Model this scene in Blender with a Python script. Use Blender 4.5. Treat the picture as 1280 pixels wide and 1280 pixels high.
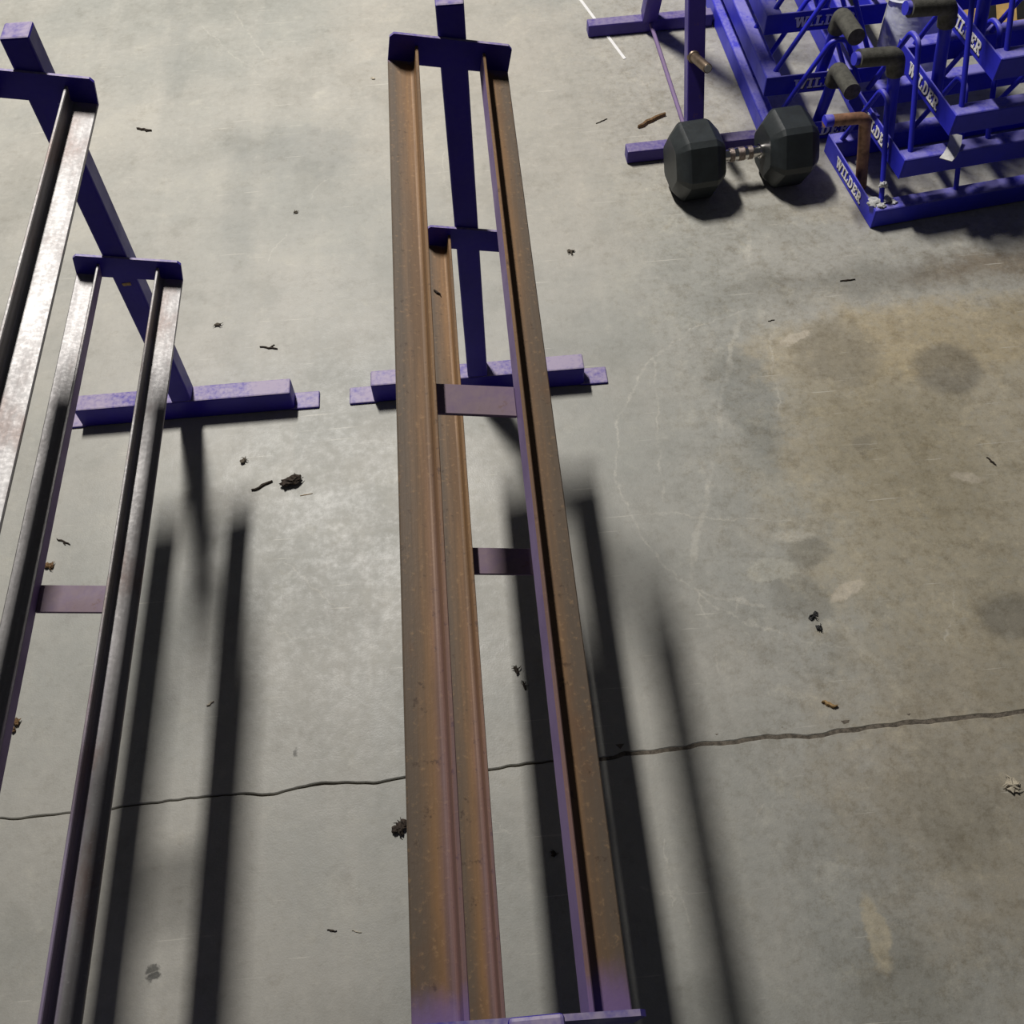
import bpy, bmesh, math, random
from mathutils import Vector, Matrix, noise
random.seed(7)
for o in list(bpy.data.objects): bpy.data.objects.remove(o, do_unlink=True)
scene = bpy.context.scene
COL = scene.collection

# ------------------------------------------------------------------ camera
FPX, CAMZ = 1267.53, 2.0
RIGHT = Vector((0.9962, -0.0815, -0.0313)); UP = Vector((0.0853, 0.8344, 0.5446))
FWD = RIGHT.cross(UP).normalized() * -1
RIGHT.normalize(); UP = (UP - RIGHT * UP.dot(RIGHT)).normalized(); FWD = UP.cross(RIGHT).normalized()
cd = bpy.data.cameras.new('camera'); cam = bpy.data.objects.new('camera', cd); COL.objects.link(cam)
cd.sensor_width = 36; cd.sensor_fit = 'HORIZONTAL'; cd.lens = 36 * FPX / 1280; cd.clip_start = .02
m = Matrix((RIGHT, UP, -FWD)).transposed().to_4x4(); m.translation = (0, 0, CAMZ)
cam.matrix_world = m; scene.camera = cam
def G(u, v, z=0.0):
    """pixel of the 1280 frame -> point on the level plane at height z"""
    d = RIGHT * ((u - 640) / FPX) - UP * ((v - 640) / FPX) + FWD
    t = (z - CAMZ) / d.z
    return Vector((0, 0, CAMZ)) + d * t

# ------------------------------------------------------------------ world, lamp, exposure
w = bpy.data.worlds.new('warehouse_air'); scene.world = w; w.use_nodes = True
bg = w.node_tree.nodes['Background']; bg.inputs[0].default_value = (.80, .86, 1.0, 1); bg.inputs[1].default_value = 0.036
ld = bpy.data.lights.new('high_bay_lamp', 'AREA'); ld.shape = 'RECTANGLE'; ld.size = .27; ld.size_y = 1.30
ld.energy = 325; ld.color = (1.0, .968, .925)
lo = bpy.data.objects.new('high_bay_lamp', ld); COL.objects.link(lo)
lo.location = (-1.06, 4.07, 4.52); lo.rotation_euler = (math.radians(-3), 0, 0)
scene.view_settings.view_transform = 'Standard'; scene.view_settings.look = 'None'
scene.view_settings.exposure = 0.0; scene.view_settings.gamma = 1.0; scene.view_settings.use_curve_mapping = False

# ------------------------------------------------------------------ node helpers
class NT:
    def __init__(s, name):
        s.mat = bpy.data.materials.new(name); s.mat.use_nodes = True
        s.t = s.mat.node_tree; s.bsdf = s.t.nodes['Principled BSDF']
        s.tc = s.t.nodes.new('ShaderNodeTexCoord')
    def n(s, typ, ins=None, **kw):
        nd = s.t.nodes.new(typ)
        for k, v in kw.items(): setattr(nd, k, v)
        for k, v in (ins or {}).items(): s.put(nd.inputs[k], v)
        return nd
    def put(s, sock, v):
        if isinstance(v, bpy.types.NodeSocket): s.t.links.new(v, sock)
        else: sock.default_value = v
    def math(s, op, a, b=0.0, clamp=False):
        return s.n('ShaderNodeMath', {0: a, 1: b}, operation=op, use_clamp=clamp).outputs[0]
    def noise(s, vec, scale, detail=4, rough=.55, out=0):
        return s.n('ShaderNodeTexNoise', {'Vector': vec, 'Scale': scale, 'Detail': detail, 'Roughness': rough}).outputs[out]
    def mapv(s, vec, loc=(0, 0, 0), rot=(0, 0, 0), scale=(1, 1, 1), typ='POINT'):
        return s.n('ShaderNodeMapping', {'Vector': vec, 'Location': loc, 'Rotation': rot, 'Scale': scale}, vector_type=typ).outputs[0]
    def ramp(s, v, a, b, lo=0.0, hi=1.0, smooth=True):
        return s.n('ShaderNodeMapRange', {0: v, 1: a, 2: b, 3: lo, 4: hi}, interpolation_type='SMOOTHSTEP' if smooth else 'LINEAR').outputs[0]
    def mix(s, f, a, b, mode='MIX'):
        nd = s.n('ShaderNodeMix', data_type='RGBA', blend_type=mode)
        s.put(nd.inputs[0], f); s.put(nd.inputs[6], a); s.put(nd.inputs[7], b)
        return nd.outputs[2]
    def set(s, **kw):
        for k, v in kw.items(): s.put(s.bsdf.inputs[k.replace('_', ' ')], v)
    def bump(s, h, strength=.3, dist=.01):
        s.put(s.bsdf.inputs['Normal'], s.n('ShaderNodeBump', {'Height': h, 'Strength': strength, 'Distance': dist}).outputs[0])
def C(r, g, b): return (r, g, b, 1)
def S(r, g, b):
    f = lambda c: c / 12.92 if c <= .04045 else ((c + .055) / 1.055) ** 2.4
    return (f(r / 255), f(g / 255), f(b / 255), 1)

def paint(name, col, dust_sheen=(.50, .46, .50), dust_sheen_amt=.35, rough=.38, wear=.0):
    k = NT(name); P = k.tc.outputs['Object']
    nz = k.noise(P, 9, 5, .6); fine = k.noise(P, 90, 3)
    c = k.mix(k.ramp(nz, .35, .7), C(*col), C(*[x * .8 for x in col]))
    dm = k.math('MULTIPLY', k.ramp(k.math('ADD', k.math('MULTIPLY', nz, .6), k.math('MULTIPLY', fine, .4)), .25, .62), dust_sheen_amt)
    up = k.ramp(k.n('ShaderNodeSeparateXYZ', {0: k.n('ShaderNodeNewGeometry').outputs['Normal']}).outputs[2], .45, .95, .04, 1.0)  # upward faces paler: settled dust plus a lit-top sheen mixed into the colour
    c = k.mix(k.math('MULTIPLY', dm, up), c, C(*dust_sheen))
    if wear:
        c = k.mix(k.math('MULTIPLY', k.ramp(k.noise(P, 38, 6, .7), .62, .72), wear), c, C(.16, .09, .05))
    k.set(Base_Color=c, Roughness=k.ramp(nz, .3, .7, rough - .06, rough + .12), Specular_IOR_Level=.22)
    k.bump(k.noise(P, 160, 3), .08, .002)
    return k.mat
def plain(name, col, rough=.6, metal=0.0, var=.25, scale=30, bump=.15):
    k = NT(name); P = k.tc.outputs['Object']
    nz = k.noise(P, scale, 5, .6)
    k.set(Base_Color=k.mix(k.ramp(nz, .3, .7), C(*col), C(*[x * (1 - var) for x in col])), Roughness=rough, Metallic=metal)
    if bump: k.bump(k.noise(P, scale * 5, 3), bump, .002)
    return k.mat

M = {}
M['purple'] = paint('purple_gloss_paint', (.022, .009, .33), dust_sheen=(.46, .39, .49), dust_sheen_amt=.88)
M['stand_purple'] = paint('faded_purple_paint', (.055, .034, .26), dust_sheen=(.36, .31, .42), dust_sheen_amt=.65, wear=.5)
M['blue'] = paint('violet_blue_paint', (.028, .032, .60), dust_sheen=(.38, .35, .66), dust_sheen_amt=.68, rough=.34)
M['overspray'] = paint('purple_overspray_on_steel', (.23, .16, .33), dust_sheen=(.30, .22, .25), dust_sheen_amt=.4, rough=.55)
M['brace'] = paint('thinly_painted_steel', (.185, .130, .205), dust_sheen=(.27, .20, .20), dust_sheen_amt=.6, rough=.55, wear=.5)
M['white_print'] = plain('white_print', (.92, .89, .84), .6, var=.10, scale=60, bump=0)
M['shadow_print'] = plain('black_print', (.012, .012, .02), .6, var=.1, bump=0)
M['foam'] = plain('black_foam_grip', (.105, .102, .085), .92, var=.45, scale=60, bump=.5)
M['rubber'] = plain('dark_green_grey_rubber', (.023, .029, .031), .5, var=.35, scale=25, bump=.2)
M['chrome'] = plain('chrome', (.72, .69, .66), .16, 1.0, var=.15, bump=0)
M['knurl'] = plain('knurled_chrome', (.42, .34, .30), .35, 1.0, var=.4, scale=200, bump=.6)
M['bare_pipe'] = plain('bare_tarnished_pipe', (.24, .18, .13), .42, .75, var=.4, scale=40)
M['cap'] = plain('pale_pipe_end', (.62, .60, .55), .5, .3, var=.2)
M['rust_pipe'] = plain('brown_rusted_pipe', (.36, .19, .11), .6, .1, var=.55, scale=45, bump=.3)
M['bark'] = plain('dark_bark', (.055, .038, .026), .85, var=.6, scale=150, bump=.6)
M['bark_brown'] = plain('brown_bark', (.24, .135, .055), .8, var=.6, scale=120, bump=.6)
M['straw'] = plain('pale_straw_wood', (.50, .32, .14), .75, var=.4, scale=120, bump=.4)
M['pale_chip'] = plain('pale_chip', (.62, .55, .42), .8, var=.3, scale=120, bump=.4)
M['grey_dirt'] = plain('grey_brown_dirt', (.14, .115, .085), .9, var=.5, scale=150, bump=.6)
M['black_flake'] = plain('black_flake', (.012, .012, .012), .6, var=.4, scale=120, bump=.5)
M['white_strip'] = plain('white_plastic_strip', (.85, .84, .82), .45, var=.08, bump=0)
M['white_residue'] = plain('white_crumbly_residue', (.66, .66, .64), .85, var=.4, scale=120, bump=.7)
M['rag_white'] = plain('white_band', (.78, .77, .73), .7, var=.2, scale=70, bump=.2)
M['yellow_board'] = plain('tan_yellow_board', (.62, .40, .14), .55, var=.25, bump=.1)
M['black_stripe'] = plain('black_stripe', (.014, .013, .012), .6, var=.3, bump=.1)
M['joint_dirt'] = plain('joint_dirt', (.19, .16, .125), .95, var=.6, scale=90, bump=.8)

def silver_material():
    k = NT('silver_plastic_film'); P = k.tc.outputs['Object']
    nz = k.noise(P, 7, 3, .5)
    k.set(Base_Color=k.mix(k.ramp(nz, .35, .65), C(.86, .87, .90), C(.62, .64, .69)), Roughness=.22, Metallic=.1)
    k.bump(k.noise(k.mapv(P, rot=(.5, .3, 0), scale=(8, 8, 11)), 1.0, 4, .5), .45, .03)
    return k.mat
M['silver'] = silver_material()

def rail_material(name, rusty):
    # object space: x across the tier, y along the rail (0 at the far end, negative towards the near end), z up
    k = NT(name); P = k.tc.outputs['Object']
    sep = k.n('ShaderNodeSeparateXYZ', {0: P}); x, y = sep.outputs[0], sep.outputs[1]
    streak = k.noise(k.mapv(P, scale=(60, 1.6, 60)), 1.0, 5, .6)
    blot = k.noise(k.mapv(P, scale=(9, 3.5, 9)), 1.0, 6, .65)
    fine = k.noise(P, 140, 4, .65)
    ax = k.math('ABSOLUTE', x)
    if rusty:
        outer = k.ramp(k.math('ADD', ax, k.math('MULTIPLY', k.math('SUBTRACT', blot, .5), .03)), .068, .100)   # dark scale towards the lip
        c = k.mix(k.ramp(streak, .32, .68), S(150, 113, 73), S(112, 87, 62))
        c = k.mix(k.math('MULTIPLY', outer, .85), c, S(94, 84, 73))
        c = k.mix(k.ramp(blot, .52, .72), c, S(112, 84, 60))
        c = k.mix(k.math('MULTIPLY', k.ramp(fine, .55, .75), .35), c, S(184, 148, 106))
        c = k.mix(k.math('MULTIPLY', k.ramp(k.noise(P, 60, 5, .7), .60, .70), .6), c, S(60, 42, 30))
        rough, metal = k.ramp(streak, .3, .7, .48, .66), .12
    else:
        c = k.mix(k.ramp(streak, .3, .7), C(.34, .33, .325), C(.22, .208, .205))
        c = k.mix(k.math('MULTIPLY', k.ramp(blot, .50, .70), .75), c, C(.23, .155, .13))
        c = k.mix(k.math('MULTIPLY', k.ramp(fine, .55, .75), .3), c, C(.56, .55, .54))
        rough, metal = k.ramp(k.math('ADD', k.math('MULTIPLY', blot, .6), k.math('MULTIPLY', fine, .4)), .35, .65, .46, .64), .48
    # purple overspray where the end plates were painted after welding
    yy = k.math('ADD', y, k.math('MULTIPLY', k.math('SUBTRACT', blot, .5), .10))
    near = k.ramp(yy, -1.495, -1.54)
    far = k.ramp(yy, -.020, -.004)
    sp = k.math('MULTIPLY', k.math('MAXIMUM', near, far), .9)
    inner = k.math('MULTIPLY', k.ramp(k.math('ADD', ax, k.math('MULTIPLY', blot, .02)), .090, .074), k.ramp(yy, -.75, -1.40, 0, .28 if rusty else .75))  # lavender band along the root: overspray plus its lit sheen, put into the colour
    sp = k.math('MAXIMUM', sp, inner)
    c = k.mix(sp, c, C(.19, .12, .26) if rusty else C(.27, .20, .34))
    k.set(Base_Color=c, Roughness=rough, Metallic=k.math('MULTIPLY', k.math('SUBTRACT', 1.0, sp), metal))
    k.bump(k.math('ADD', k.math('MULTIPLY', fine, .6), streak), .12, .003)
    return k.mat
M['rust'] = rail_material('rusty_mill_steel', True)
M['steel'] = rail_material('bare_mill_steel', False)

def floor_material():
    k = NT('worn_concrete'); P = k.tc.outputs['Object']
    big = k.noise(P, 1.3, 5, .6); mid = k.noise(P, 6, 6, .65); fine = k.noise(P, 45, 5, .7); grit = k.noise(P, 260, 3, .6)
    c = k.mix(k.ramp(big, .33, .67), S(158, 158, 151), S(174, 171, 162))
    # trowel / drag streaks along the slab
    st = k.noise(k.mapv(P, rot=(0, 0, .06), scale=(7, .55, 1)), 1.0, 4, .6)
    c = k.mix(k.math('MULTIPLY', k.ramp(st, .50, .68), .25), c, S(186, 182, 172))
    dn = k.n('ShaderNodeTexNoise', {'Vector': P, 'Scale': 9.0, 'Detail': 8.0, 'Roughness': .72}).outputs['Color']
    off = k.n('ShaderNodeVectorMath', {0: dn, 1: (.5, .5, .5)}, operation='SUBTRACT').outputs[0]
    def warped(amt):
        sc = k.n('ShaderNodeVectorMath', {0: off, 'Scale': amt}, operation='SCALE').outputs[0]
        return k.n('ShaderNodeVectorMath', {0: P, 1: sc}, operation='ADD').outputs[0]
    W1, W2, W3 = warped(.075), warped(.22), warped(.6)
    flat = lambda v: k.mapv(v, scale=(1, 1, 0))
    def blob(u, v, rx, ry, rot, col, amt, soft=.25, W=None):
        nonlocal c
        p = G(u, v)
        q = k.mapv(flat(W or W1), loc=(p.x, p.y, 0), rot=(0, 0, math.radians(rot)), scale=(rx, ry, 1), typ='TEXTURE')
        L = k.n('ShaderNodeVectorMath', {0: q}, operation='LENGTH').outputs['Value']
        f = k.math('MULTIPLY', k.ramp(L, 1 + soft, 1 - soft), amt)
        f = k.math('MULTIPLY', f, k.ramp(fine, .25, .55, .55, 1.0))
        c = k.mix(f, c, col)
    tan, dk, lt = S(170, 159, 134), S(110, 106, 98), S(192, 183, 166)
    blob(1210, 600, .46, .52, 0, tan, .68, .35, W3)
    blob(1180, 420, .50, .12, 3, S(182, 166, 132), .6, .4, W2)
    blob(1120, 560, .18, .30, 10, S(150, 140, 116), .5, .5, W2)
    blob(1250, 980, .30, .34, 10, S(158, 146, 122), .55, .5, W3)
    blob(1110, 345, .42, .055, 2, S(118, 116, 108), .45, .6, W2)
    blob(1280, 330, .30, .06, 0, S(120, 104, 82), .6, .6, W2)
    blob(935, 500, .065, .22, 6, S(132, 134, 130), .6, .4, W2)
    blob(1045, 440, .11, .10, 0, S(128, 124, 114), .6, .4, W2)
    blob(1185, 460, .085, .085, 0, dk, .62, .22, W1)
    blob(1268, 770, .075, .055, 0, S(108, 105, 98), .6, .3, W1)
    blob(1085, 555, .03, .02, 0, dk, .4, .6, W2)
    blob(1010, 690, .05, .04, 20, S(124, 122, 114), .6, .3, W1)
    blob(1000, 745, .07, .06, 0, S(126, 124, 116), .55, .4, W2)
    blob(1200, 1020, .10, .12, 0, S(128, 124, 112), .5, .5, W2)
    blob(1130, 1240, .10, .10, 0, S(124, 122, 112), .45, .5, W2)
    blob(994, 423, .050, .014, 28, lt, .9, .15, W1)
    blob(1060, 737, .043, .014, 22, lt, .9, .2, W1)
    blob(990, 668, .045, .016, 0, S(190, 186, 174), .6, .3, W1)
    blob(966, 714, .052, .028, 2, S(184, 182, 170), .55, .12, W1)
    blob(1208, 597, .035, .012, -20, lt, .7, .3, W1)
    blob(1095, 1165, .024, .065, 4, S(186, 176, 152), .75, .2, W1)
    blob(1100, 835, .012, .11, 26, S(186, 180, 164), .45, .5, W1)
    blob(1110, 260, .30, .05, 0, S(150, 140, 116), .3, .6, W2)
    blob(700, 150, .60, .50, 0, S(178, 172, 160), .5, .5, W3)
    blob(560, 40, .35, .35, 0, S(182, 175, 163), .4, .5, W3)
    blob(187, 1213, .010, .007, 0, S(60, 60, 56), .8, .3, W1)
    blob(190, 1224, .011, .008, 0, S(55, 55, 52), .85, .3, W1)
    blob(370, 941, .006, .010, 0, S(80, 78, 72), .8, .3, W1)
    blob(300, 250, .05, .30, 4, S(140, 141, 136), .4, .6, W2)
    blob(380, 190, .16, .12, 0, S(140, 141, 137), .45, .6, W3)
    blob(220, 60, .05, .28, 4, S(142, 143, 138), .4, .6, W2)
    # scratches: an arc and straight lines
    def line(u0, v0, u1, v1, wd, col, amt):
        nonlocal c
        a, b = G(u0, v0), G(u1, v1); d = (b - a); mid_ = (a + b) / 2
        q = k.mapv(flat(W1), loc=(mid_.x, mid_.y, 0), rot=(0, 0, math.atan2(d.y, d.x)), scale=(d.length / 2, wd, 1), typ='TEXTURE')
        s = k.n('ShaderNodeSeparateXYZ', {0: q})
        f = k.math('MULTIPLY', k.ramp(k.math('ABSOLUTE', s.outputs[1]), 1.0, .3), k.ramp(k.math('ABSOLUTE', s.outputs[0]), 1.0, .9))
        f = k.math('MULTIPLY', k.math('MULTIPLY', f, amt), k.ramp(mid, .40, .58))
        c = k.mix(f, c, col)
    wl = S(206, 202, 190)
    for a in ((815, 420, 830, 640, .004), (945, 260, 860, 740, .010), (918, 745, 930, 800, .003), (870, 735, 905, 850, .003), (865, 735, 960, 765, .006),
              (960, 410, 975, 520, .004), (1180, 800, 1195, 740, .003), (840, 1100, 860, 1160, .003), (830, 1045, 835, 1130, .0025), (600, 1015, 640, 1045, .002),
              (930, 1060, 955, 1000, .003), (290, 10, 330, 70, .003), (700, 640, 1000, 650, .003), (250, 30, 330, 100, .002), (410, 220, 330, 330, .002),
              (800, 1110, 860, 1112, .002), (1080, 820, 1130, 895, .006), (550, 190, 562, 250, .002), (350, 700, 420, 760, .002), (330, 790, 420, 800, .002)):
        line(*a, wl, .34)
    q = k.mapv(flat(W1), loc=(-.8115, -1.3852, 0))
    L = k.n('ShaderNodeVectorMath', {0: q}, operation='LENGTH').outputs['Value']
    sx = k.n('ShaderNodeSeparateXYZ', {0: q}).outputs[0]
    f = k.math('MULTIPLY', k.ramp(k.math('ABSOLUTE', k.math('SUBTRACT', L, .5084)), .0045, .001), k.ramp(sx, -.02, -.12))
    c = k.mix(k.math('MULTIPLY', k.math('MULTIPLY', f, k.ramp(fine, .40, .62, .15, 1.0)), .42), c, wl)
    # mottling, grit and wear over everything
    m2 = k.noise(P, 3.2, 9, .74); m3 = k.noise(k.mapv(P, loc=(3, 7, 0)), 8.5, 9, .78); m4 = k.noise(k.mapv(P, loc=(9, 2, 0)), 22, 8, .75)
    mul = lambda f, col: k.mix(f, c, C(*col), 'MULTIPLY')
    c = mul(k.math('MULTIPLY', k.ramp(m2, .48, .62), .55), (.80, .80, .79))
    c = mul(k.math('MULTIPLY', k.ramp(m2, .48, .36), .50), (1.14, 1.13, 1.10))
    c = mul(k.math('MULTIPLY', k.ramp(m3, .54, .66), .60), (.80, .79, .77))
    c = mul(k.math('MULTIPLY', k.ramp(m3, .44, .33), .60), (1.16, 1.15, 1.12))
    c = mul(k.math('MULTIPLY', k.ramp(m4, .56, .68), .55), (.82, .80, .77))
    c = mul(k.math('MULTIPLY', k.ramp(fine, .52, .75), .45), (1.22, 1.21, 1.19))
    c = mul(k.math('MULTIPLY', k.ramp(grit, .60, .78), .55), (.66, .64, .60))
    px_ = k.n('ShaderNodeSeparateXYZ', {0: W2}).outputs[0]
    rough_zone = k.ramp(px_, .30, .62)                      # the stained, rougher right-hand part of the slab
    c = mul(k.math('MULTIPLY', k.math('MULTIPLY', k.ramp(k.noise(P, 14, 9, .8), .50, .61), rough_zone), .55), (.72, .69, .64))
    c = mul(k.math('MULTIPLY', k.math('MULTIPLY', k.ramp(k.noise(k.mapv(P, loc=(5, 1, 0)), 11, 9, .8), .53, .64), rough_zone), .65), (1.25, 1.23, 1.18))
    n5 = k.noise(k.mapv(P, loc=(2, 8, 0)), 42, 9, .82)
    c = mul(k.math('MULTIPLY', k.math('MULTIPLY', k.ramp(n5, .50, .60), k.math('ADD', k.math('MULTIPLY', rough_zone, .6), .25)), .8), (.76, .73, .68))
    c = mul(k.math('MULTIPLY', k.math('MULTIPLY', k.ramp(n5, .47, .38), k.math('ADD', k.math('MULTIPLY', rough_zone, .6), .25)), .8), (1.18, 1.17, 1.14))
    # dense fine scuffs
    for rot, th in ((.5, .70), (-.9, .71), (1.3, .72)):
        sn = k.noise(k.mapv(P, rot=(0, 0, rot), scale=(4, 110, 1)), 1.0, 3, .5)
        c = k.mix(k.math('MULTIPLY', k.ramp(sn, th, th + .04), .5), c, wl)
    k.set(Base_Color=c, Roughness=k.ramp(k.math('ADD', k.math('MULTIPLY', mid, .5), k.math('MULTIPLY', fine, .5)), .35, .65, .40, .60), Specular_IOR_Level=.42)
    k.bump(k.math('ADD', k.math('MULTIPLY', fine, .6), k.math('MULTIPLY', grit, .4)), .20, .004)
    return k.mat
M['floor'] = floor_material()

# ------------------------------------------------------------------ mesh helpers
def link(name, bm, mat, parent=None, loc=(0, 0, 0), rot=(0, 0, 0), smooth=None):
    me = bpy.data.meshes.new(name); bm.normal_update(); bm.to_mesh(me); bm.free()
    mats = mat if isinstance(mat, (list, tuple)) else [mat]
    for q in mats: me.materials.append(q)
    o = bpy.data.objects.new(name, me); COL.objects.link(o)
    o.parent = parent; o.location = loc; o.rotation_euler = rot
    if smooth is not None:
        me.polygons.foreach_set('use_smooth', [True] * len(me.polygons))
        try: me.set_sharp_from_angle(angle=math.radians(smooth))
        except Exception: pass
    return o
def add_box(bm, c, s, bev=0.0, seg=2):
    r = bmesh.ops.create_cube(bm, size=1.0)
    vs = r['verts']
    for v in vs: v.co = Vector((c[0] + v.co.x * s[0], c[1] + v.co.y * s[1], c[2] + v.co.z * s[2]))
    if bev:
        es = list({e for v in vs for e in v.link_edges})
        bmesh.ops.bevel(bm, geom=es, offset=bev, segments=seg, affect='EDGES', profile=.5)
    return bm
def boxbm(c, s, bev=0.0, seg=2): return add_box(bmesh.new(), c, s, bev, seg)
def tube_path(bm, pts, radii, n=12, cap=True):
    """round bar swept along a polyline with parallel-transported frames"""
    pts = [Vector(p) for p in pts]
    if not isinstance(radii, (list, tuple)): radii = [radii] * len(pts)
    T = []
    for i in range(len(pts)):
        a = pts[max(i - 1, 0)]; b = pts[min(i + 1, len(pts) - 1)]; T.append((b - a).normalized())
    up = Vector((0, 0, 1)) if abs(T[0].z) < .9 else Vector((1, 0, 0))
    nrm = (up - T[0] * up.dot(T[0])).normalized(); rings = []
    for i, p in enumerate(pts):
        nrm = (nrm - T[i] * nrm.dot(T[i])).normalized(); b = T[i].cross(nrm)
        rings.append([bm.verts.new(p + (nrm * math.cos(2 * math.pi * j / n) + b * math.sin(2 * math.pi * j / n)) * radii[i]) for j in range(n)])
    for i in range(len(rings) - 1):
        for j in range(n):
            bm.faces.new((rings[i][j], rings[i][(j + 1) % n], rings[i + 1][(j + 1) % n], rings[i + 1][j]))
    if cap:
        bm.faces.new(rings[0][::-1]); bm.faces.new(rings[-1])
    return bm
def fillet(pts, r, seg=6):
    """polyline with rounded inner corners"""
    pts = [Vector(p) for p in pts]; out = [pts[0]]
    for i in range(1, len(pts) - 1):
        a, p, b = pts[i - 1], pts[i], pts[i + 1]
        u, v = (a - p).normalized(), (b - p).normalized()
        ang = u.angle(v); d = min(r / math.tan(ang / 2), (a - p).length * .49, (b - p).length * .49)
        s, e = p + u * d, p + v * d
        for q in range(seg + 1):
            t = q / seg; out.append((1 - t) ** 2 * s + 2 * t * (1 - t) * p + t * t * e)
    out.append(pts[-1]); return out
def prism(bm, poly, axis_from, axis_to, place):
    """extrude a 2D polygon; place(a, b, t) -> 3D"""
    A = [bm.verts.new(place(a, b, axis_from)) for a, b in poly]; B = [bm.verts.new(place(a, b, axis_to)) for a, b in poly]
    n = len(poly); side = []
    for i in range(n): side.append(bm.faces.new((A[i], A[(i + 1) % n], B[(i + 1) % n], B[i])))
    bm.faces.new(A[::-1]); bm.faces.new(B)
    return side
def empty(name, loc, rz=0.0):
    o = bpy.data.objects.new(name, None); COL.objects.link(o); o.location = loc; o.rotation_euler = (0, 0, rz); o.empty_display_size = .1
    return o
def tag(o, label, cat, group=None):
    o['label'] = label; o['category'] = cat
    if group: o['group'] = group
    return o
def fixn(bm): bmesh.ops.recalc_face_normals(bm, faces=bm.faces); return bm

# ------------------------------------------------------------------ floor: two slabs with a ragged joint between them
def joint_y(x): return .690 + .0155 * x
def joint_edge(x, side):
    a = noise.noise(Vector((x * 9, 3.1, 0))) * .010 + noise.noise(Vector((x * 38, 7.7, 0))) * .0035
    wd = .0012 + .0011 * (1 + noise.noise(Vector((x * 14, 11.0 + side, 0)))) + (.0016 if x > .15 else 0) * (1 + noise.noise(Vector((x * 45, 20 + side, 0))))
    if x < -.55: wd *= .7
    return joint_y(x) + a + side * wd
def slab(name, side, yfar):
    bm = bmesh.new()
    xs = [-5, -2] + [-1.6 + i * .008 for i in range(int(3.4 / .008))] + [2, 5]
    prev = None
    for x in xs:
        e = joint_edge(x, side)
        t = bm.verts.new((x, e + side * .0018, 0)); t2 = bm.verts.new((x, e, -.0016)); lo_ = bm.verts.new((x, e, -.03)); f = bm.verts.new((x, yfar, 0))
        if prev:
            a, a2, b, g_ = prev
            bm.faces.new((a, t, f, g_)); bm.faces.new((a2, t2, t, a)); bm.faces.new((b, lo_, t2, a2))
        prev = (t, t2, lo_, f)
    fixn(bm)
    for f in bm.faces:
        if abs(f.normal.z) > .9 and f.normal.z < 0: f.normal_flip()
    o = link(name, bm, M['floor']); o['kind'] = 'structure'; return o
slab('floor', 1, 8.0); slab('floor', -1, -3.0)
bm = bmesh.new(); prev = None
for i in range(320):
    x = -1.6 + i * .0105
    z = (-.0075 if x < .12 else -.0016) + .0018 * noise.noise(Vector((x * 30, 1, 2)))
    a = bm.verts.new((x, joint_y(x) - .022, z - .001)); b = bm.verts.new((x, joint_y(x) + .022, z + .001))
    if prev: bm.faces.new((prev[0], a, b, prev[1]))
    prev = (a, b)
o = link('trim_1', bm, M['joint_dirt']); o['kind'] = 'structure'

# ------------------------------------------------------------------ dumbbell racks
PW, FD, FH, FL = .0494, .0496, .0659, .268
ZT, TILT, HW, PH, LH, LX = 1.0296, .1972, .1078, .0549, .0368, .0509
Z1, Z2, RL = .9149, .4846, 1.5534
UI = HW - LX
def rail_bm(side):
    t, r = .0055, .006
    # cross-section (u outward from the inner leg, h up); flange then leg with a root fillet
    poly = [(0, 0), (LX, 0), (LX, t * .7), (LX - t * .3, t)]
    for q in range(5):
        a = math.pi / 2 * q / 4
        poly.append((t + r - r * math.sin(a), t + r - r * math.cos(a)))
    poly += [(t, LH - .0015), (t - .0015, LH), (.001, LH), (0, LH - .001)]
    bm = bmesh.new()
    prism(bm, poly, -.006, -RL + .006, lambda u, h, y: Vector((side * (UI + u), y, h)))
    fixn(bm)
    for f in bm.faces:
        c = f.calc_center_median()
        if abs(abs(c.x) - UI) < .0006 and abs(f.normal.x) > .9: f.material_index = 1
    return bm
def make_rack(label, loc, rz, railmat, spots=()):
    R = tag(empty('dumbbell_rack', loc, rz), label, 'rack', 'two-tier dumbbell racks')
    for yy, sgn in ((0.0, 1), (-RL, -1)):
        yc = yy + sgn * PW / 2
        bm = boxbm((0, yc, (ZT + FH) / 2), (PW, PW, ZT - FH), .004)
        for v in bm.verts: v.co.x += .0101 * max(v.co.z - .08, 0)
        link('post', bm, M['purple'], R)
        yfc = yy + sgn * FD / 2
        foot = link('foot', boxbm((0, yfc, FH / 2), (2 * FL, FD, FH), .004), M['purple'], R)
        for s in (-1, 1):
            link('floor_tab', boxbm((s * (FL + .026), yfc, .0035), (.072, .0535, .007), .003), M['purple'], R)
    for zt, cx in ((Z1, -.0025), (Z2, .0187)):
        for yy, sgn in ((-.003, 1), (-RL + .003, -1)):
            bm = bmesh.new()
            c = .007
            poly = [(-HW, 0), (HW, 0), (HW, PH - c), (HW - c, PH), (-HW + c, PH), (-HW, PH - c)]
            prism(bm, poly, -.003, .003, lambda u, h, t: Vector((u, t, h)))
            link('end_plate', fixn(bm), M['purple'], R, (cx, yy, zt), (0, TILT, 0))
        for s in (-1, 1):
            link('rail', rail_bm(s), [railmat, M['overspray']], R, (cx, 0, zt), (0, TILT, 0))
        yb = (.8911 if zt == Z1 else .884) - 1.667
        link('cross_brace', boxbm((0, 0, .0025), (2 * UI - .001, .0527, .005), .001, 1), M['brace'], R, (cx, yb, zt), (0, TILT, 0))
    return R
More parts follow.
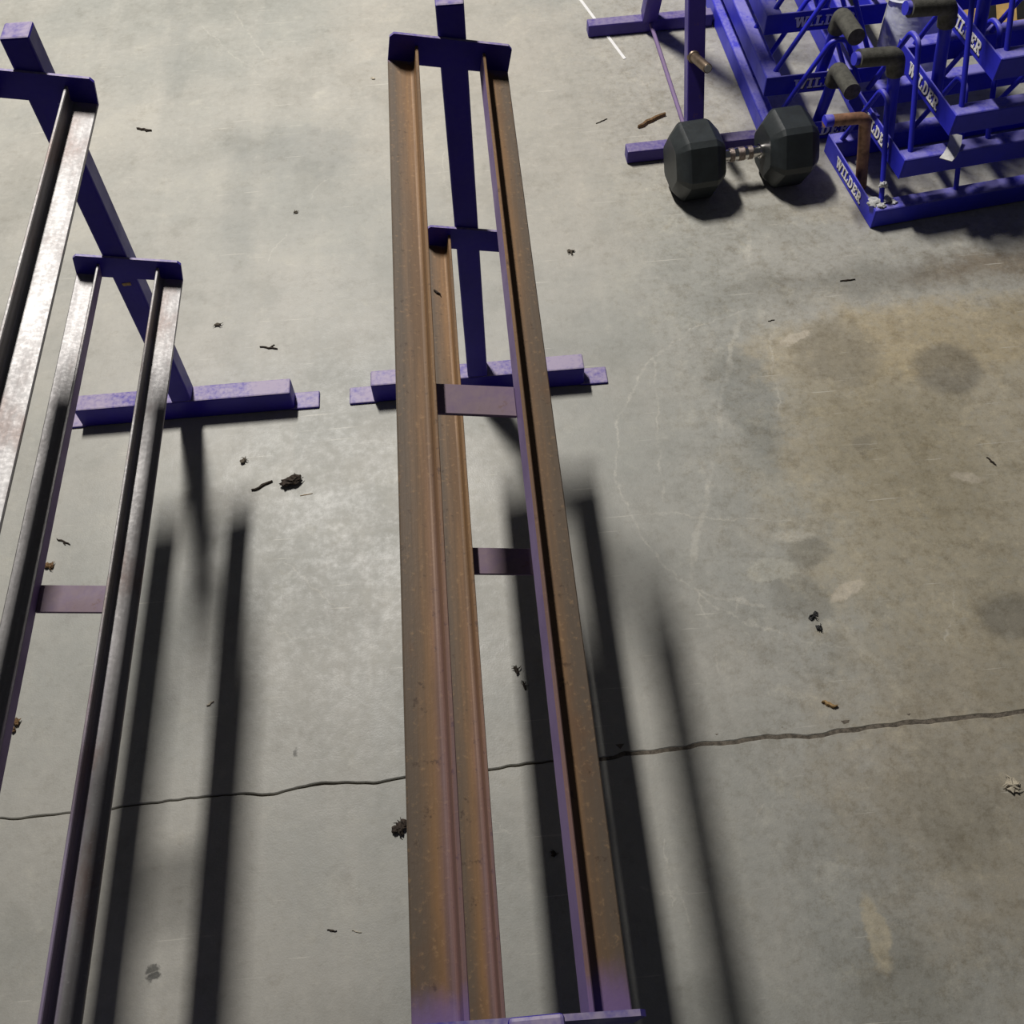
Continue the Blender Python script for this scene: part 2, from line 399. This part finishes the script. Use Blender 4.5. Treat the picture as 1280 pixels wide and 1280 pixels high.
RACK_M = make_rack('purple dumbbell rack with rusty brown rails, next to the hex dumbbell and weight stand', (-.0102, 1.667, 0), 0, M['rust'])
RACK_L = make_rack('purple dumbbell rack with bare silvery steel rails', (-.7472, 1.6659, 0), -.001, M['steel'])
# worn yellow chip on the silvery rack's far post
p = boxbm((.004, -.0006, .465), (.017, .0012, .007), .0005, 1)
for v in p.verts: v.co.x += random.uniform(-.002, .002); v.co.z += random.uniform(-.0015, .0015)
o = link('paint_chip', p, M['straw'], RACK_L); o['label'] = 'yellowish paint chip on the post'

# ------------------------------------------------------------------ hex dumbbell
def make_dumbbell():
    a, b = Vector((.659, 2.380, 0)), Vector((.931, 2.4075, 0))
    d = b - a; mid = (a + b) / 2; Rr = .1085; zc = Rr * math.cos(math.radians(30))
    D = tag(empty('hex_dumbbell', mid, math.atan2(d.y, d.x)), 'black rubber hex dumbbell with chrome handle lying on the floor', 'dumbbell')
    hx = d.length / 2
    for s in (-1, 1):
        bm = bmesh.new()
        prof = [(-.078, .66), (-.074, .71), (-.052, .93), (-.047, .97), (-.041, 1.0), (.041, 1.0), (.047, .97), (.052, .93), (.074, .71), (.078, .66)]
        rings = []
        for x, k in prof:
            x *= .92; ring = []
            for j in range(6):
                for da in (-5, 5):
                    ang = math.radians(60 * j + da)
                    ring.append(bm.verts.new((s * hx + x, Rr * k * math.cos(ang), zc + Rr * k * math.sin(ang))))
            rings.append(ring)
        n = 12
        for i in range(len(rings) - 1):
            for j in range(n): bm.faces.new((rings[i][j], rings[i][(j + 1) % n], rings[i + 1][(j + 1) % n], rings[i + 1][j]))
        bm.faces.new(rings[0]); bm.faces.new(rings[-1])
        fixn(bm)
        zmin = min(v.co.z for v in bm.verts)
        for v in bm.verts: v.co.z -= zmin
        link('head', bm, M['rubber'], D, smooth=18)
    zc -= Rr * math.cos(math.radians(30)) - Rr * math.sin(math.radians(65))
    zc = Rr * math.sin(math.radians(65))
    g0 = hx - .072
    bm = bmesh.new(); xs = [-g0 - .01, -g0 + .006, -g0 + .012, -.03, -.012, 0, .012, .03, g0 - .012, g0 - .006, g0 + .01]
    rs = [.0165, .0165, .015, .0165, .0185, .019, .0185, .0165, .015, .0165, .0165]
    tube_path(bm, [(x, 0, zc) for x in xs], rs, 20)
    H = link('handle', fixn(bm), M['chrome'], D, smooth=40)
    for x0, x1 in ((-.034, -.020), (-.010, .010), (.020, .034)):
        bm = bmesh.new(); tube_path(bm, [(x0, 0, zc), (x0 + .001, 0, zc), (x1 - .001, 0, zc), (x1, 0, zc)], [.0175, .0195, .0195, .0175], 20)
        link('knurled_band', fixn(bm), M['knurl'], H, smooth=40)
    for s in (-1, 1):
        bm = bmesh.new(); x = s * g0
        tube_path(bm, [(x - s * .010, 0, zc), (x - s * .009, 0, zc), (x - s * .001, 0, zc), (x + s * .004, 0, zc)], [.0175, .0215, .0225, .0225], 20)
        link('collar', fixn(bm), M['chrome'], D, smooth=40)
make_dumbbell()

# ------------------------------------------------------------------ purple weight stand (A-frame with a peg)
def make_stand():
    T = tag(empty('weight_stand', (.678, 2.855, .0024)), 'faded purple steel A-frame weight stand behind the hex dumbbell', 'weight stand')
    L2 = lambda p: Vector(p) - Vector((.678, 2.855, 0))
    def bar(name, a, b, wx, wy, mat, bev=.003):
        a, b = L2(a), L2(b); d = b - a; L = d.length
        bm = boxbm((0, 0, L / 2), (wx, wy, L), bev)
        q = d.to_track_quat('Z', 'X')
        if name == 'post':
            z = d.normalized(); x = Vector((1, 0, 0)); x = (x - z * x.dot(z)).normalized(); y = z.cross(x)
            mt = Matrix((x, y, z)).transposed()
        else: mt = q.to_matrix()
        bm.transform(mt.to_4x4()); bm.transform(Matrix.Translation(a))
        return link(name, bm, mat, T)
    h = .042
    def foot(x0, x1, y0, y1):
        a, b = L2((x0, y0, h / 2)), L2((x1, y1, h / 2)); d = b - a
        bm = boxbm((d.length / 2, 0, 0), (d.length, h, h), .004)
        bm.transform(Matrix.Rotation(math.atan2(d.y, d.x), 4, 'Z')); bm.transform(Matrix.Translation(a))
        return link('foot', bm, M['stand_purple'], T)
    foot(.453, .875, 3.190, 3.202); foot(.4885, .886, 2.530, 2.548)
    bar('post', (.692, 2.540, h), (.664, 2.862, .86), .050, .050, M['stand_purple'])
    bar('post', (.660, 3.196, h), (.664, 2.848, .86), .050, .050, M['stand_purple'])
    link('top_cap', boxbm(L2((.664, 2.855, .868)), (.06, .13, .012), .003), M['stand_purple'], T)
    bm = bmesh.new(); tube_path(bm, [L2((.664, 3.168, .030)), L2((.682, 2.560, .030))], .0065, 10)
    link('tie_rod', fixn(bm), M['overspray'], T, smooth=40)
    a, b = Vector((.677, 2.606, .272)), Vector((.694, 2.502, .302)); d = (b - a).normalized()
    bm = bmesh.new(); tube_path(bm, [L2(a), L2(b - d * .002), L2(b)], [.0135, .0135, .0125], 18)
    peg = link('peg', fixn(bm), M['bare_pipe'], T, smooth=40)
    bm = bmesh.new(); tube_path(bm, [L2(b - d * .001), L2(b + d * .0012)], .0105, 18)
    o = link('peg_end', fixn(bm), M['cap'], peg, smooth=40); o['label'] = 'pale plug in the end of the peg'
    bm = bmesh.new(); tube_path(bm, [L2(a - d * .006), L2(a + d * .004), L2(a + d * .007)], [.0185, .0175, .0140], 14)
    link('weld_bead', fixn(bm), M['bare_pipe'], peg, smooth=60)
make_stand()

# ------------------------------------------------------------------ lettering: slab serif capitals
def glyph(ch):
    """list of polygons in a unit-height cell and the advance width"""
    q = lambda x0, y0, x1, y1: [(x0, y0), (x1, y0), (x1, y1), (x0, y1)]
    s = .15; st = .24
    if ch == 'W':
        ps = [[(.06, 1), (.32, 1), (.50, 0), (.30, 0)], [(.30, 0), (.50, 0), (.72, 1), (.54, 1)], [(.54, 1), (.76, 1), (.96, 0), (.76, 0)], [(.76, 0), (.96, 0), (1.22, 1), (1.06, 1)],
              q(-.03, 1 - s, .40, 1), q(.48, 1 - s, .80, 1), q(.96, 1 - s, 1.30, 1)]
        return ps, 1.34
    if ch == 'I': return [q(.14, 0, .14 + st, 1), q(0, 0, .52, s), q(0, 1 - s, .52, 1)], .62
    if ch == 'L': return [q(.12, 0, .12 + st, 1), q(0, 0, .80, s), q(0, 1 - s, .50, 1), q(.64, 0, .80, .40)], .90
    if ch == 'E': return [q(.12, 0, .12 + st, 1), q(0, 0, .82, s), q(0, 1 - s, .80, 1), q(.66, 0, .82, .34), q(.64, .70, .80, 1), q(.12, .43, .56, .57), q(.48, .34, .58, .66)], .92
    def bowl(cx, cy, rx, ry, tx, ty, a0=-90, a1=90, n=7):
        out = []
        for i in range(n):
            a, b = [math.radians(a0 + (a1 - a0) * k / n) for k in (i, i + 1)]
            out.append([(cx + rx * math.cos(a), cy + ry * math.sin(a)), (cx + rx * math.cos(b), cy + ry * math.sin(b)),
                        (cx + (rx - tx) * math.cos(b), cy + (ry - ty) * math.sin(b)), (cx + (rx - tx) * math.cos(a), cy + (ry - ty) * math.sin(a))])
        return out
    if ch == 'D': return [q(.12, 0, .12 + st, 1), q(0, 0, .46, s), q(0, 1 - s, .46, 1)] + bowl(.44, .5, .46, .5, .25, s), 1.0
    if ch == 'R': return [q(.12, 0, .12 + st, 1), q(0, 0, .48, s), q(0, 1 - s, .46, 1), q(.3, .42, .5, .42 + s)] + bowl(.46, .71, .38, .29, .23, s) + [[(.42, .45), (.64, .47), (.92, .05), (.68, .05)], q(.62, 0, .98, s)], 1.02
def lettering_bm(text, height, depth, dx=0, dz=0):
    bm = bmesh.new(); x = 0; polys = []
    for ch in text:
        ps, adv = glyph(ch)
        polys += [[(x + a, b) for a, b in p] for p in ps]; x += adv
    for i, p in enumerate(polys):
        # tiny step in depth keeps overlapping strokes from fighting
        prism(bm, [((a - x / 2) * height + dx, (b - .5) * height + dz) for a, b in p], 0, -depth - (i % 9) * .00004, lambda a, b, t: Vector((t, -a, b)))
    return fixn(bm)

# ------------------------------------------------------------------ stacked carry frames
FWID, FLEN, TUBE_H, TUBE_W = .351, .95, .062, .046
MESH = {}
def hoop_pts():
    y0, zb, zp = FWID / 2 - .032, TUBE_H - .004, .305
    return fillet([(0, y0, zb), (0, .022, zp), (0, -.022, zp), (0, -y0, zb)], .030, 6)
def shared(key, make, mats, smooth=None):
    if key not in MESH:
        o = link(key, make(), mats, smooth=smooth); MESH[key] = o.data; bpy.data.objects.remove(o)
    return MESH[key]
def put(name, key, make, mats, parent, loc=(0, 0, 0), rot=(0, 0, 0), smooth=None):
    o = bpy.data.objects.new(name, shared(key, make, mats, smooth)); COL.objects.link(o)
    o.parent = parent; o.location = loc; o.rotation_euler = rot; return o
def handle_path(e=0.0):
    return fillet([(.045, 0, .0), (.022, 0, .11), (-.006, 0, .240 + e), (-.126, 0, .250 + e)], .032, 8)
def split_path(pts, zcut):
    return [p for p in pts if p.z >= zcut], [p for p in pts if p.z <= zcut + .012]
def make_carry_frame(label, loc, rz, foam=True, tilt=(0, 0), full=False):
    F = tag(empty('carry_frame', loc, rz), label, 'carry frame', 'stacked blue carry frames'); F.rotation_euler = (tilt[0], tilt[1], rz)
    def tubebm():
        return boxbm((FLEN / 2, 0, TUBE_H / 2), (FLEN - .004, TUBE_W, TUBE_H), .006, 3)
    for s in (-1, 1): put('side_tube', 'side_tube', tubebm, M['blue'], F, (0, s * (FWID / 2 - TUBE_W / 2), 0))
    for x, nm in ((.0022, 'a'), (FLEN - .0022, 'b')):
        pl = put('end_plate', 'end_plate_mesh', lambda: boxbm((0, 0, TUBE_H / 2), (.0044, FWID, TUBE_H), .0015, 1), M['blue'], F, (x, 0, 0))
        if nm == 'a':
            put('lettering', 'lettering', lambda: lettering_bm('WILDER', .031, .0010), M['white_print'], pl, (-.0023, 0, TUBE_H * .50))
            put('lettering_shadow', 'lettering_shadow', lambda: lettering_bm('WILDER', .031, .0004, .0030, -.0035), M['shadow_print'], pl, (-.0023, 0, TUBE_H * .50))
    for i in range(5):
        put('hoop', 'hoop', lambda: fixn(tube_path(bmesh.new(), hoop_pts(), .0072, 10)), M['blue'], F, (.030 + .2225 * i, 0, 0), smooth=50)
    tall = foam and not full; hp = handle_path(.018 if tall else 0.0)
    for x, r in ((0, 0),):
        hd = put('handle', 'handle_' + ('tall' if tall else 'foam' if foam else 'bare'), lambda: fixn(tube_path(bmesh.new(), hp, .0165, 14)), M['blue'] if foam else M['rust_pipe'], F, (x, 0, 0), (0, 0, r), 45)
        if foam:
            gp = [p for p in hp if p.z > .155]
            gp = [gp[0] + (hp[1] - hp[0]).normalized() * -.03] + gp; gp[-1] = gp[-1] + (Vector((-.006, 0, .0005)) if full else Vector((.012, 0, -.001)))
            g_ = put('grip', 'grip_full' if full else 'grip_open', lambda: fixn(tube_path(bmesh.new(), gp, .0235, 16)), M['foam'], hd, smooth=45)
            g_['label'] = 'black foam grip'
        elif r == 0:
            e_ = [hp[-1] + (hp[-2] - hp[-1]) * t for t in (.22, .21, .0)] + [hp[-1] + Vector((-.0006, 0, 0))]
            put('handle_end', 'handle_end', lambda: fixn(tube_path(bmesh.new(), e_, [.0165, .0169, .0169, .0160], 14)), M['blue'], hd, smooth=45)['label'] = 'blue painted end of the rusty handle'
    return F
ROT = math.radians(7.4)
def right_frame(corner, z, label, drot=0, **k):
    r = ROT + drot; c = Vector((corner[0], corner[1], 0)) + Vector((-math.sin(r), math.cos(r), 0)) * (FWID / 2)
    return make_carry_frame(label, (c.x, c.y, z), r, **k)
def left_frame(corner, z, label, drot=math.radians(-5.0), **k):
    r = ROT + drot; c = Vector((corner[0], corner[1], 0)) + Vector((math.cos(r), math.sin(r), 0)) * (FWID / 2)
    return make_carry_frame(label, (c.x, c.y, z), r + math.pi / 2, **k)
F1 = right_frame((1.130, 2.150), .0005, 'blue carry frame with bare rusty handle, lowest of its stack on the floor', foam=False)
F2 = right_frame((1.173, 2.170), .150, 'blue carry frame lying directly on the frame with the rusty handle')
F3 = right_frame((1.267, 2.168), .280, 'third blue carry frame up in the stack over the rusty handle')
F4 = right_frame((1.342, 2.193), .415, 'topmost blue carry frame of the stack over the rusty handle')
L1 = left_frame((.908, 2.548), .0005, 'blue carry frame on the floor right behind the hex dumbbell', full=True)
L2 = left_frame((.898, 2.594), .135, 'middle blue carry frame of the stack beside the purple weight stand', full=True)
L3 = left_frame((.895, 2.688), .270, 'top blue carry frame of the stack beside the purple weight stand', full=True)

# crumbs of white residue on the lowest frame's corner
def lump(bm, c, r, sub=2, amp=.45, sq=(1, 1, 1), seed=0):
    rr = bmesh.ops.create_icosphere(bm, subdivisions=sub, radius=1)
    for v in rr['verts']:
        n_ = 1 + amp * noise.noise(v.co * 1.7 + Vector((seed * 3.1, seed, 0))) + amp * .5 * noise.noise(v.co * 4.5 + Vector((seed, 9, 0)))
        v.co = Vector((c[0] + v.co.x * r * sq[0] * n_, c[1] + v.co.y * r * sq[1] * n_, c[2] + v.co.z * r * sq[2] * n_))
yb = -(FWID / 2 - .030)
spots_ = [(.010, .004, 0, .015), (.045, .006, 0, .014), (.022, -.014, 0, .010), (.062, -.010, 0, .007), (.030, .020, .044, .008), (.024, .012, .052, .006), (.036, .016, .040, .005)]
for i, (x, y, z, r) in enumerate(spots_):
    bm = bmesh.new(); lump(bm, (0, 0, 0), r, 3, .75, (1.2, 1, .5 if z == 0 else 1), i * 3.3)
    o = link('residue', bm, M['white_residue'], F1, (x, yb + y, TUBE_H + .002 + z), smooth=60)
    o['label'] = 'white crumbly residue stuck on the corner'

# white band hanging between two frames at the corner of the third
def make_band():
    pts = [G(1182, 200, .2135), G(1187, 194, .2145), G(1191, 187, .217), G(1194, 178, .223), G(1195, 168, .232)]
    bm = bmesh.new(); prev = None; wv = Vector((.014, -.009, .0))
    for i, p in enumerate(pts):
        n_ = Vector((-.2, -.2, .9)).normalized() * .0025
        k = [bm.verts.new(p - wv), bm.verts.new(p + wv), bm.verts.new(p + wv + n_), bm.verts.new(p - wv + n_)]
        if prev:
            for j in range(4): bm.faces.new((prev[j], prev[(j + 1) % 4], k[(j + 1) % 4], k[j]))
        else: bm.faces.new(k)
        prev = k
    bm.faces.new(prev)
    tag(link('plastic_band', fixn(bm), M['rag_white']), 'short white plastic band hanging from the corner of a blue frame', 'band')
make_band()

# ------------------------------------------------------------------ silver wrapped bundle and striped board behind the frames
def make_bundle():
    c = Vector((1.400, 2.785, 0))
    bm = bmesh.new(); prof = [(0, .07), (.02, .088), (.08, .098), (.18, .105), (.28, .106), (.38, .100), (.44, .080), (.47, .05), (.48, .02)]
    rings = []; n = 40
    for z, r in prof:
        ring = []
        for j in range(n):
            a = 2 * math.pi * j / n
            k = 1 + .10 * noise.noise(Vector((math.cos(a) * 1.6, math.sin(a) * 1.6, z * 6))) + .05 * noise.noise(Vector((math.cos(a) * 5, math.sin(a) * 5, z * 22 + a)))
            ring.append(bm.verts.new((r * k * math.cos(a), r * k * math.sin(a), z)))
        rings.append(ring)
    for i in range(len(rings) - 1):
        for j in range(n): bm.faces.new((rings[i][j], rings[i][(j + 1) % n], rings[i + 1][(j + 1) % n], rings[i + 1][j]))
    bm.faces.new(rings[0][::-1]); bm.faces.new(rings[-1]); fixn(bm)
    B = tag(empty('wrapped_bundle', c), 'crinkled silver plastic wrapped bundle standing behind the blue frames', 'bundle')
    link('wrapping', bm, M['silver'], B, smooth=50)
    bm = bmesh.new(); prev = None
    for j in range(41):
        a = 2 * math.pi * j / 40; r = .103 + .006 * math.sin(a * 3)
        z = .33 + .05 * math.sin(a + 2.2)
        t = [bm.verts.new((r * math.cos(a), r * math.sin(a), z - .006)), bm.verts.new(((r + .012) * math.cos(a), (r + .012) * math.sin(a), z)), bm.verts.new((r * math.cos(a), r * math.sin(a), z + .006))]
        if prev:
            for q in range(3): bm.faces.new((prev[q], prev[(q + 1) % 3], t[(q + 1) % 3], t[q]))
        prev = t
    link('fold', fixn(bm), M['silver'], B, smooth=50)
make_bundle()
def make_board():
    c = G(1262, 24, .03); c.z = 0; Bd = tag(empty('striped_board', c, .12), 'tan and black striped board standing behind the blue frames', 'board')
    link('panel', boxbm((0, 0, .10), (.30, .020, .20), .002, 1), M['yellow_board'], Bd, loc=(0, 0, .012), rot=(-1.35, 0, 0))
    for i in range(2):
        bm = bmesh.new(); x = -.03 + i * .11
        prism(bm, [(x - .05, .004), (x - .012, .004), (x + .055, .196), (x + .017, .196)], -.0112, -.0095, lambda a, b, t: Vector((a, t, b)))
        link('stripe', fixn(bm), M['black_stripe'], Bd, loc=(0, 0, .012), rot=(-1.35, 0, 0))
make_board()

# ------------------------------------------------------------------ white strip on the floor
a, b = G(715, -14), G(781, 74); d = b - a
bm = boxbm((0, 0, .001), (d.length, .0105, .002), .0006, 1)
o = link('plastic_strip', bm, M['white_strip'], None, (a + b) / 2 + Vector((0, 0, .0002)), (0, 0, math.atan2(d.y, d.x)))
tag(o, 'thin straight white strip on the floor under the purple stand foot', 'strip')

# ------------------------------------------------------------------ floor debris
def clump(u, v, r, mat, label, cat='debris', sq=(1, 1, .6), n=4, z=0):
    bm = bmesh.new()
    for i in range(n):
        a = random.uniform(0, 6.3); q = random.uniform(0, .75) * r
        lump(bm, (q * math.cos(a) * sq[0], q * math.sin(a) * sq[1], r * .35 * sq[2]), r * random.uniform(.35, .6), 2, .7, sq, random.uniform(0, 50))
    for i in range(5):
        a = random.uniform(0, 6.3); L = r * random.uniform(.8, 1.3)
        tube_path(bm, [(0, 0, r * .3), (L * .6 * math.cos(a), L * .6 * math.sin(a), r * .35), (L * math.cos(a + .3), L * math.sin(a + .3), r * .12)], [r * .12, r * .09, r * .03], 5)
    fixn(bm); zm = min(q.co.z for q in bm.verts)
    for q in bm.verts: q.co.z -= zm
    return tag(link('debris_clump', bm, M[mat], None, G(u, v, z) + Vector((0, 0, .0003))), label, cat)
def sliver(u0, v0, u1, v1, wd, mat, label, name='wood_splinter', cat='splinter', z=0, fork=None, loc_z=None):
    a, b = G(u0, v0, z), G(u1, v1, z); c = (a + b) / 2; c.z = z; bm = bmesh.new(); d = (b - a) / 2; d.z = 0; nrm = Vector((-d.y, d.x, 0)).normalized()
    def chip(p, q, w_):
        rows = []; e = (q - p); nn = Vector((-e.y, e.x, 0)).normalized()
        for i in range(7):
            t = i / 6; k = w_ * (.25 + .75 * math.sin(math.pi * min(max(t, .04), .96))) * random.uniform(.75, 1.2)
            m_ = p + e * t + nn * random.uniform(-.3, .3) * w_
            h = max(w_ * .7, .0012)
            rows.append([bm.verts.new(m_ - nn * k / 2), bm.verts.new(m_ + nn * k / 2), bm.verts.new(m_ + nn * k * .25 + Vector((0, 0, h))), bm.verts.new(m_ - nn * k * .3 + Vector((0, 0, h * .9)))])
        for i in range(6):
            for j in range(4): bm.faces.new((rows[i][j], rows[i][(j + 1) % 4], rows[i + 1][(j + 1) % 4], rows[i + 1][j]))
        bm.faces.new(rows[0][::-1]); bm.faces.new(rows[-1])
    chip(-d, d, wd)
    if fork: chip(Vector((0, 0, 0)), d * .5 + nrm * d.length * fork, wd * .7)
    fixn(bm)
    return tag(link(name, bm, M[mat], None, c + Vector((0, 0, .0003))), label, cat)
sliver(797, 160, 831, 144, .016, 'bark_brown', 'long brown wood splinter beside the purple weight stand', fork=.10)
sliver(745, 155, 759, 149, .004, 'bark', 'short thin dark splinter near the long brown splinter')
sliver(171, 162, 190, 164, .009, 'bark', 'flat dark bark piece off the far post of the silvery rack', 'bark_piece', 'bark', fork=-.2)
clump(369, 266, .010, 'grey_dirt', 'small grey-brown crumb between the two racks far from their feet', sq=(1, .6, .4), n=3)
clump(273, 407, .012, 'grey_dirt', 'pale brown crumb between the silvery rack lower rail and the forked twig', sq=(1.1, .7, .4), n=3)
sliver(325, 434, 347, 437, .006, 'bark', 'small forked dark twig on the floor between the two racks', 'twig', 'twig', fork=.55)
clump(306, 576, .010, 'grey_dirt', 'small grey lump on the floor just in front of the silvery rack foot', n=3)
sliver(315, 614, 341, 602, .008, 'bark', 'dark twig lying right beside the big bark clump', 'twig', 'twig')
clump(366, 604, .024, 'bark', 'big dark bark clump on the floor between the racks', 'bark clump', sq=(1.1, .75, .6), n=6)
sliver(375, 620, 391, 617, .002, 'straw', 'fine straw thread beside the big bark clump', 'straw_thread', 'straw')
clump(63, 708, .013, 'bark_brown', 'brown lump between the lower rails of the silvery rack near its brace', sq=(.9, 1, .6), n=4)
sliver(71, 674, 88, 681, .005, 'bark', 'thin dark twig between the silvery rails above the brown lump', 'twig', 'twig', fork=-.3)
clump(18, 907, .015, 'bark_brown', 'brown lump by the joint under the silvery rack', sq=(.8, 1, .5), n=4)
clump(500, 1035, .019, 'bark', 'dry tangled tuft against the rusty rail below the floor joint', 'plant tuft', sq=(.8, 1.1, .6), n=5)
for k_, (u, v, r, lb) in enumerate(((646, 838, .012, 'curled dark leaf scrap between the rusty rails, the one nearer their lower brace'), (655, 858, .011, 'curled dark leaf scrap between the rusty rails, the one nearer the floor joint'))):
    o = clump(u, v, r, 'bark', lb, 'leaf scrap', sq=(.6, 1.1, .4), n=2); o['group'] = 'leaf scraps between the rusty rails'
clump(714, 315, .014, 'grey_dirt', 'crumbly dirt lump on the floor right of the rusty rack far post', sq=(1.1, .7, .4), n=4)
sliver(1050, 352, 1069, 350, .005, 'bark', 'thin dark splinter in front of the lowest blue frame')
for u, v, lb in ((1017, 770, 'black ragged flake of a pair, the one towards the pale paint streak'), (1024, 785, 'black ragged flake of a pair, the one towards the yellow splinter')):
    o = clump(u, v, .012, 'black_flake', lb, 'flake', sq=(.9, 1, .22), n=3); o['group'] = 'black flakes on the stained concrete'
sliver(1027, 877, 1046, 884, .010, 'straw', 'yellow wood splinter just above the floor joint')
clump(1263, 983, .019, 'pale_chip', 'tan wood chip on the floor on the near side of the joint', 'wood chip', sq=(.9, 1.2, .3), n=4)
sliver(1233, 572, 1245, 582, .005, 'bark', 'tiny dark splinter on the tan stained concrete')
clump(466, 99, .008, 'pale_chip', 'tiny pale crumb near the far end of the rusty rack', 'crumb', n=2)
sliver(259, 883, 267, 876, .005, 'pale_chip', 'pale chip lying between the rail shadows of the silvery rack', 'wood_chip', 'wood chip')
sliver(409, 1162, 421, 1164, .0035, 'bark', 'tiny dark sliver on the near slab between the racks')
sliver(440, 1163, 452, 1166, .002, 'pale_chip', 'short pale thread on the near slab between the racks', 'thread', 'thread')
clump(692, 1067, .009, 'bark', 'small dark crumb in the rail shadow under the rusty rack', 'crumb', n=3)
sliver(960, 402, 968, 400, .003, 'bark', 'tiny dark speck of wood near the long arc scratch')
sliver(542, 364, 551, 369, .005, 'bark', 'dark sliver lying on the lower rusty rail', z=.5085).rotation_euler = (0, TILT, 0)
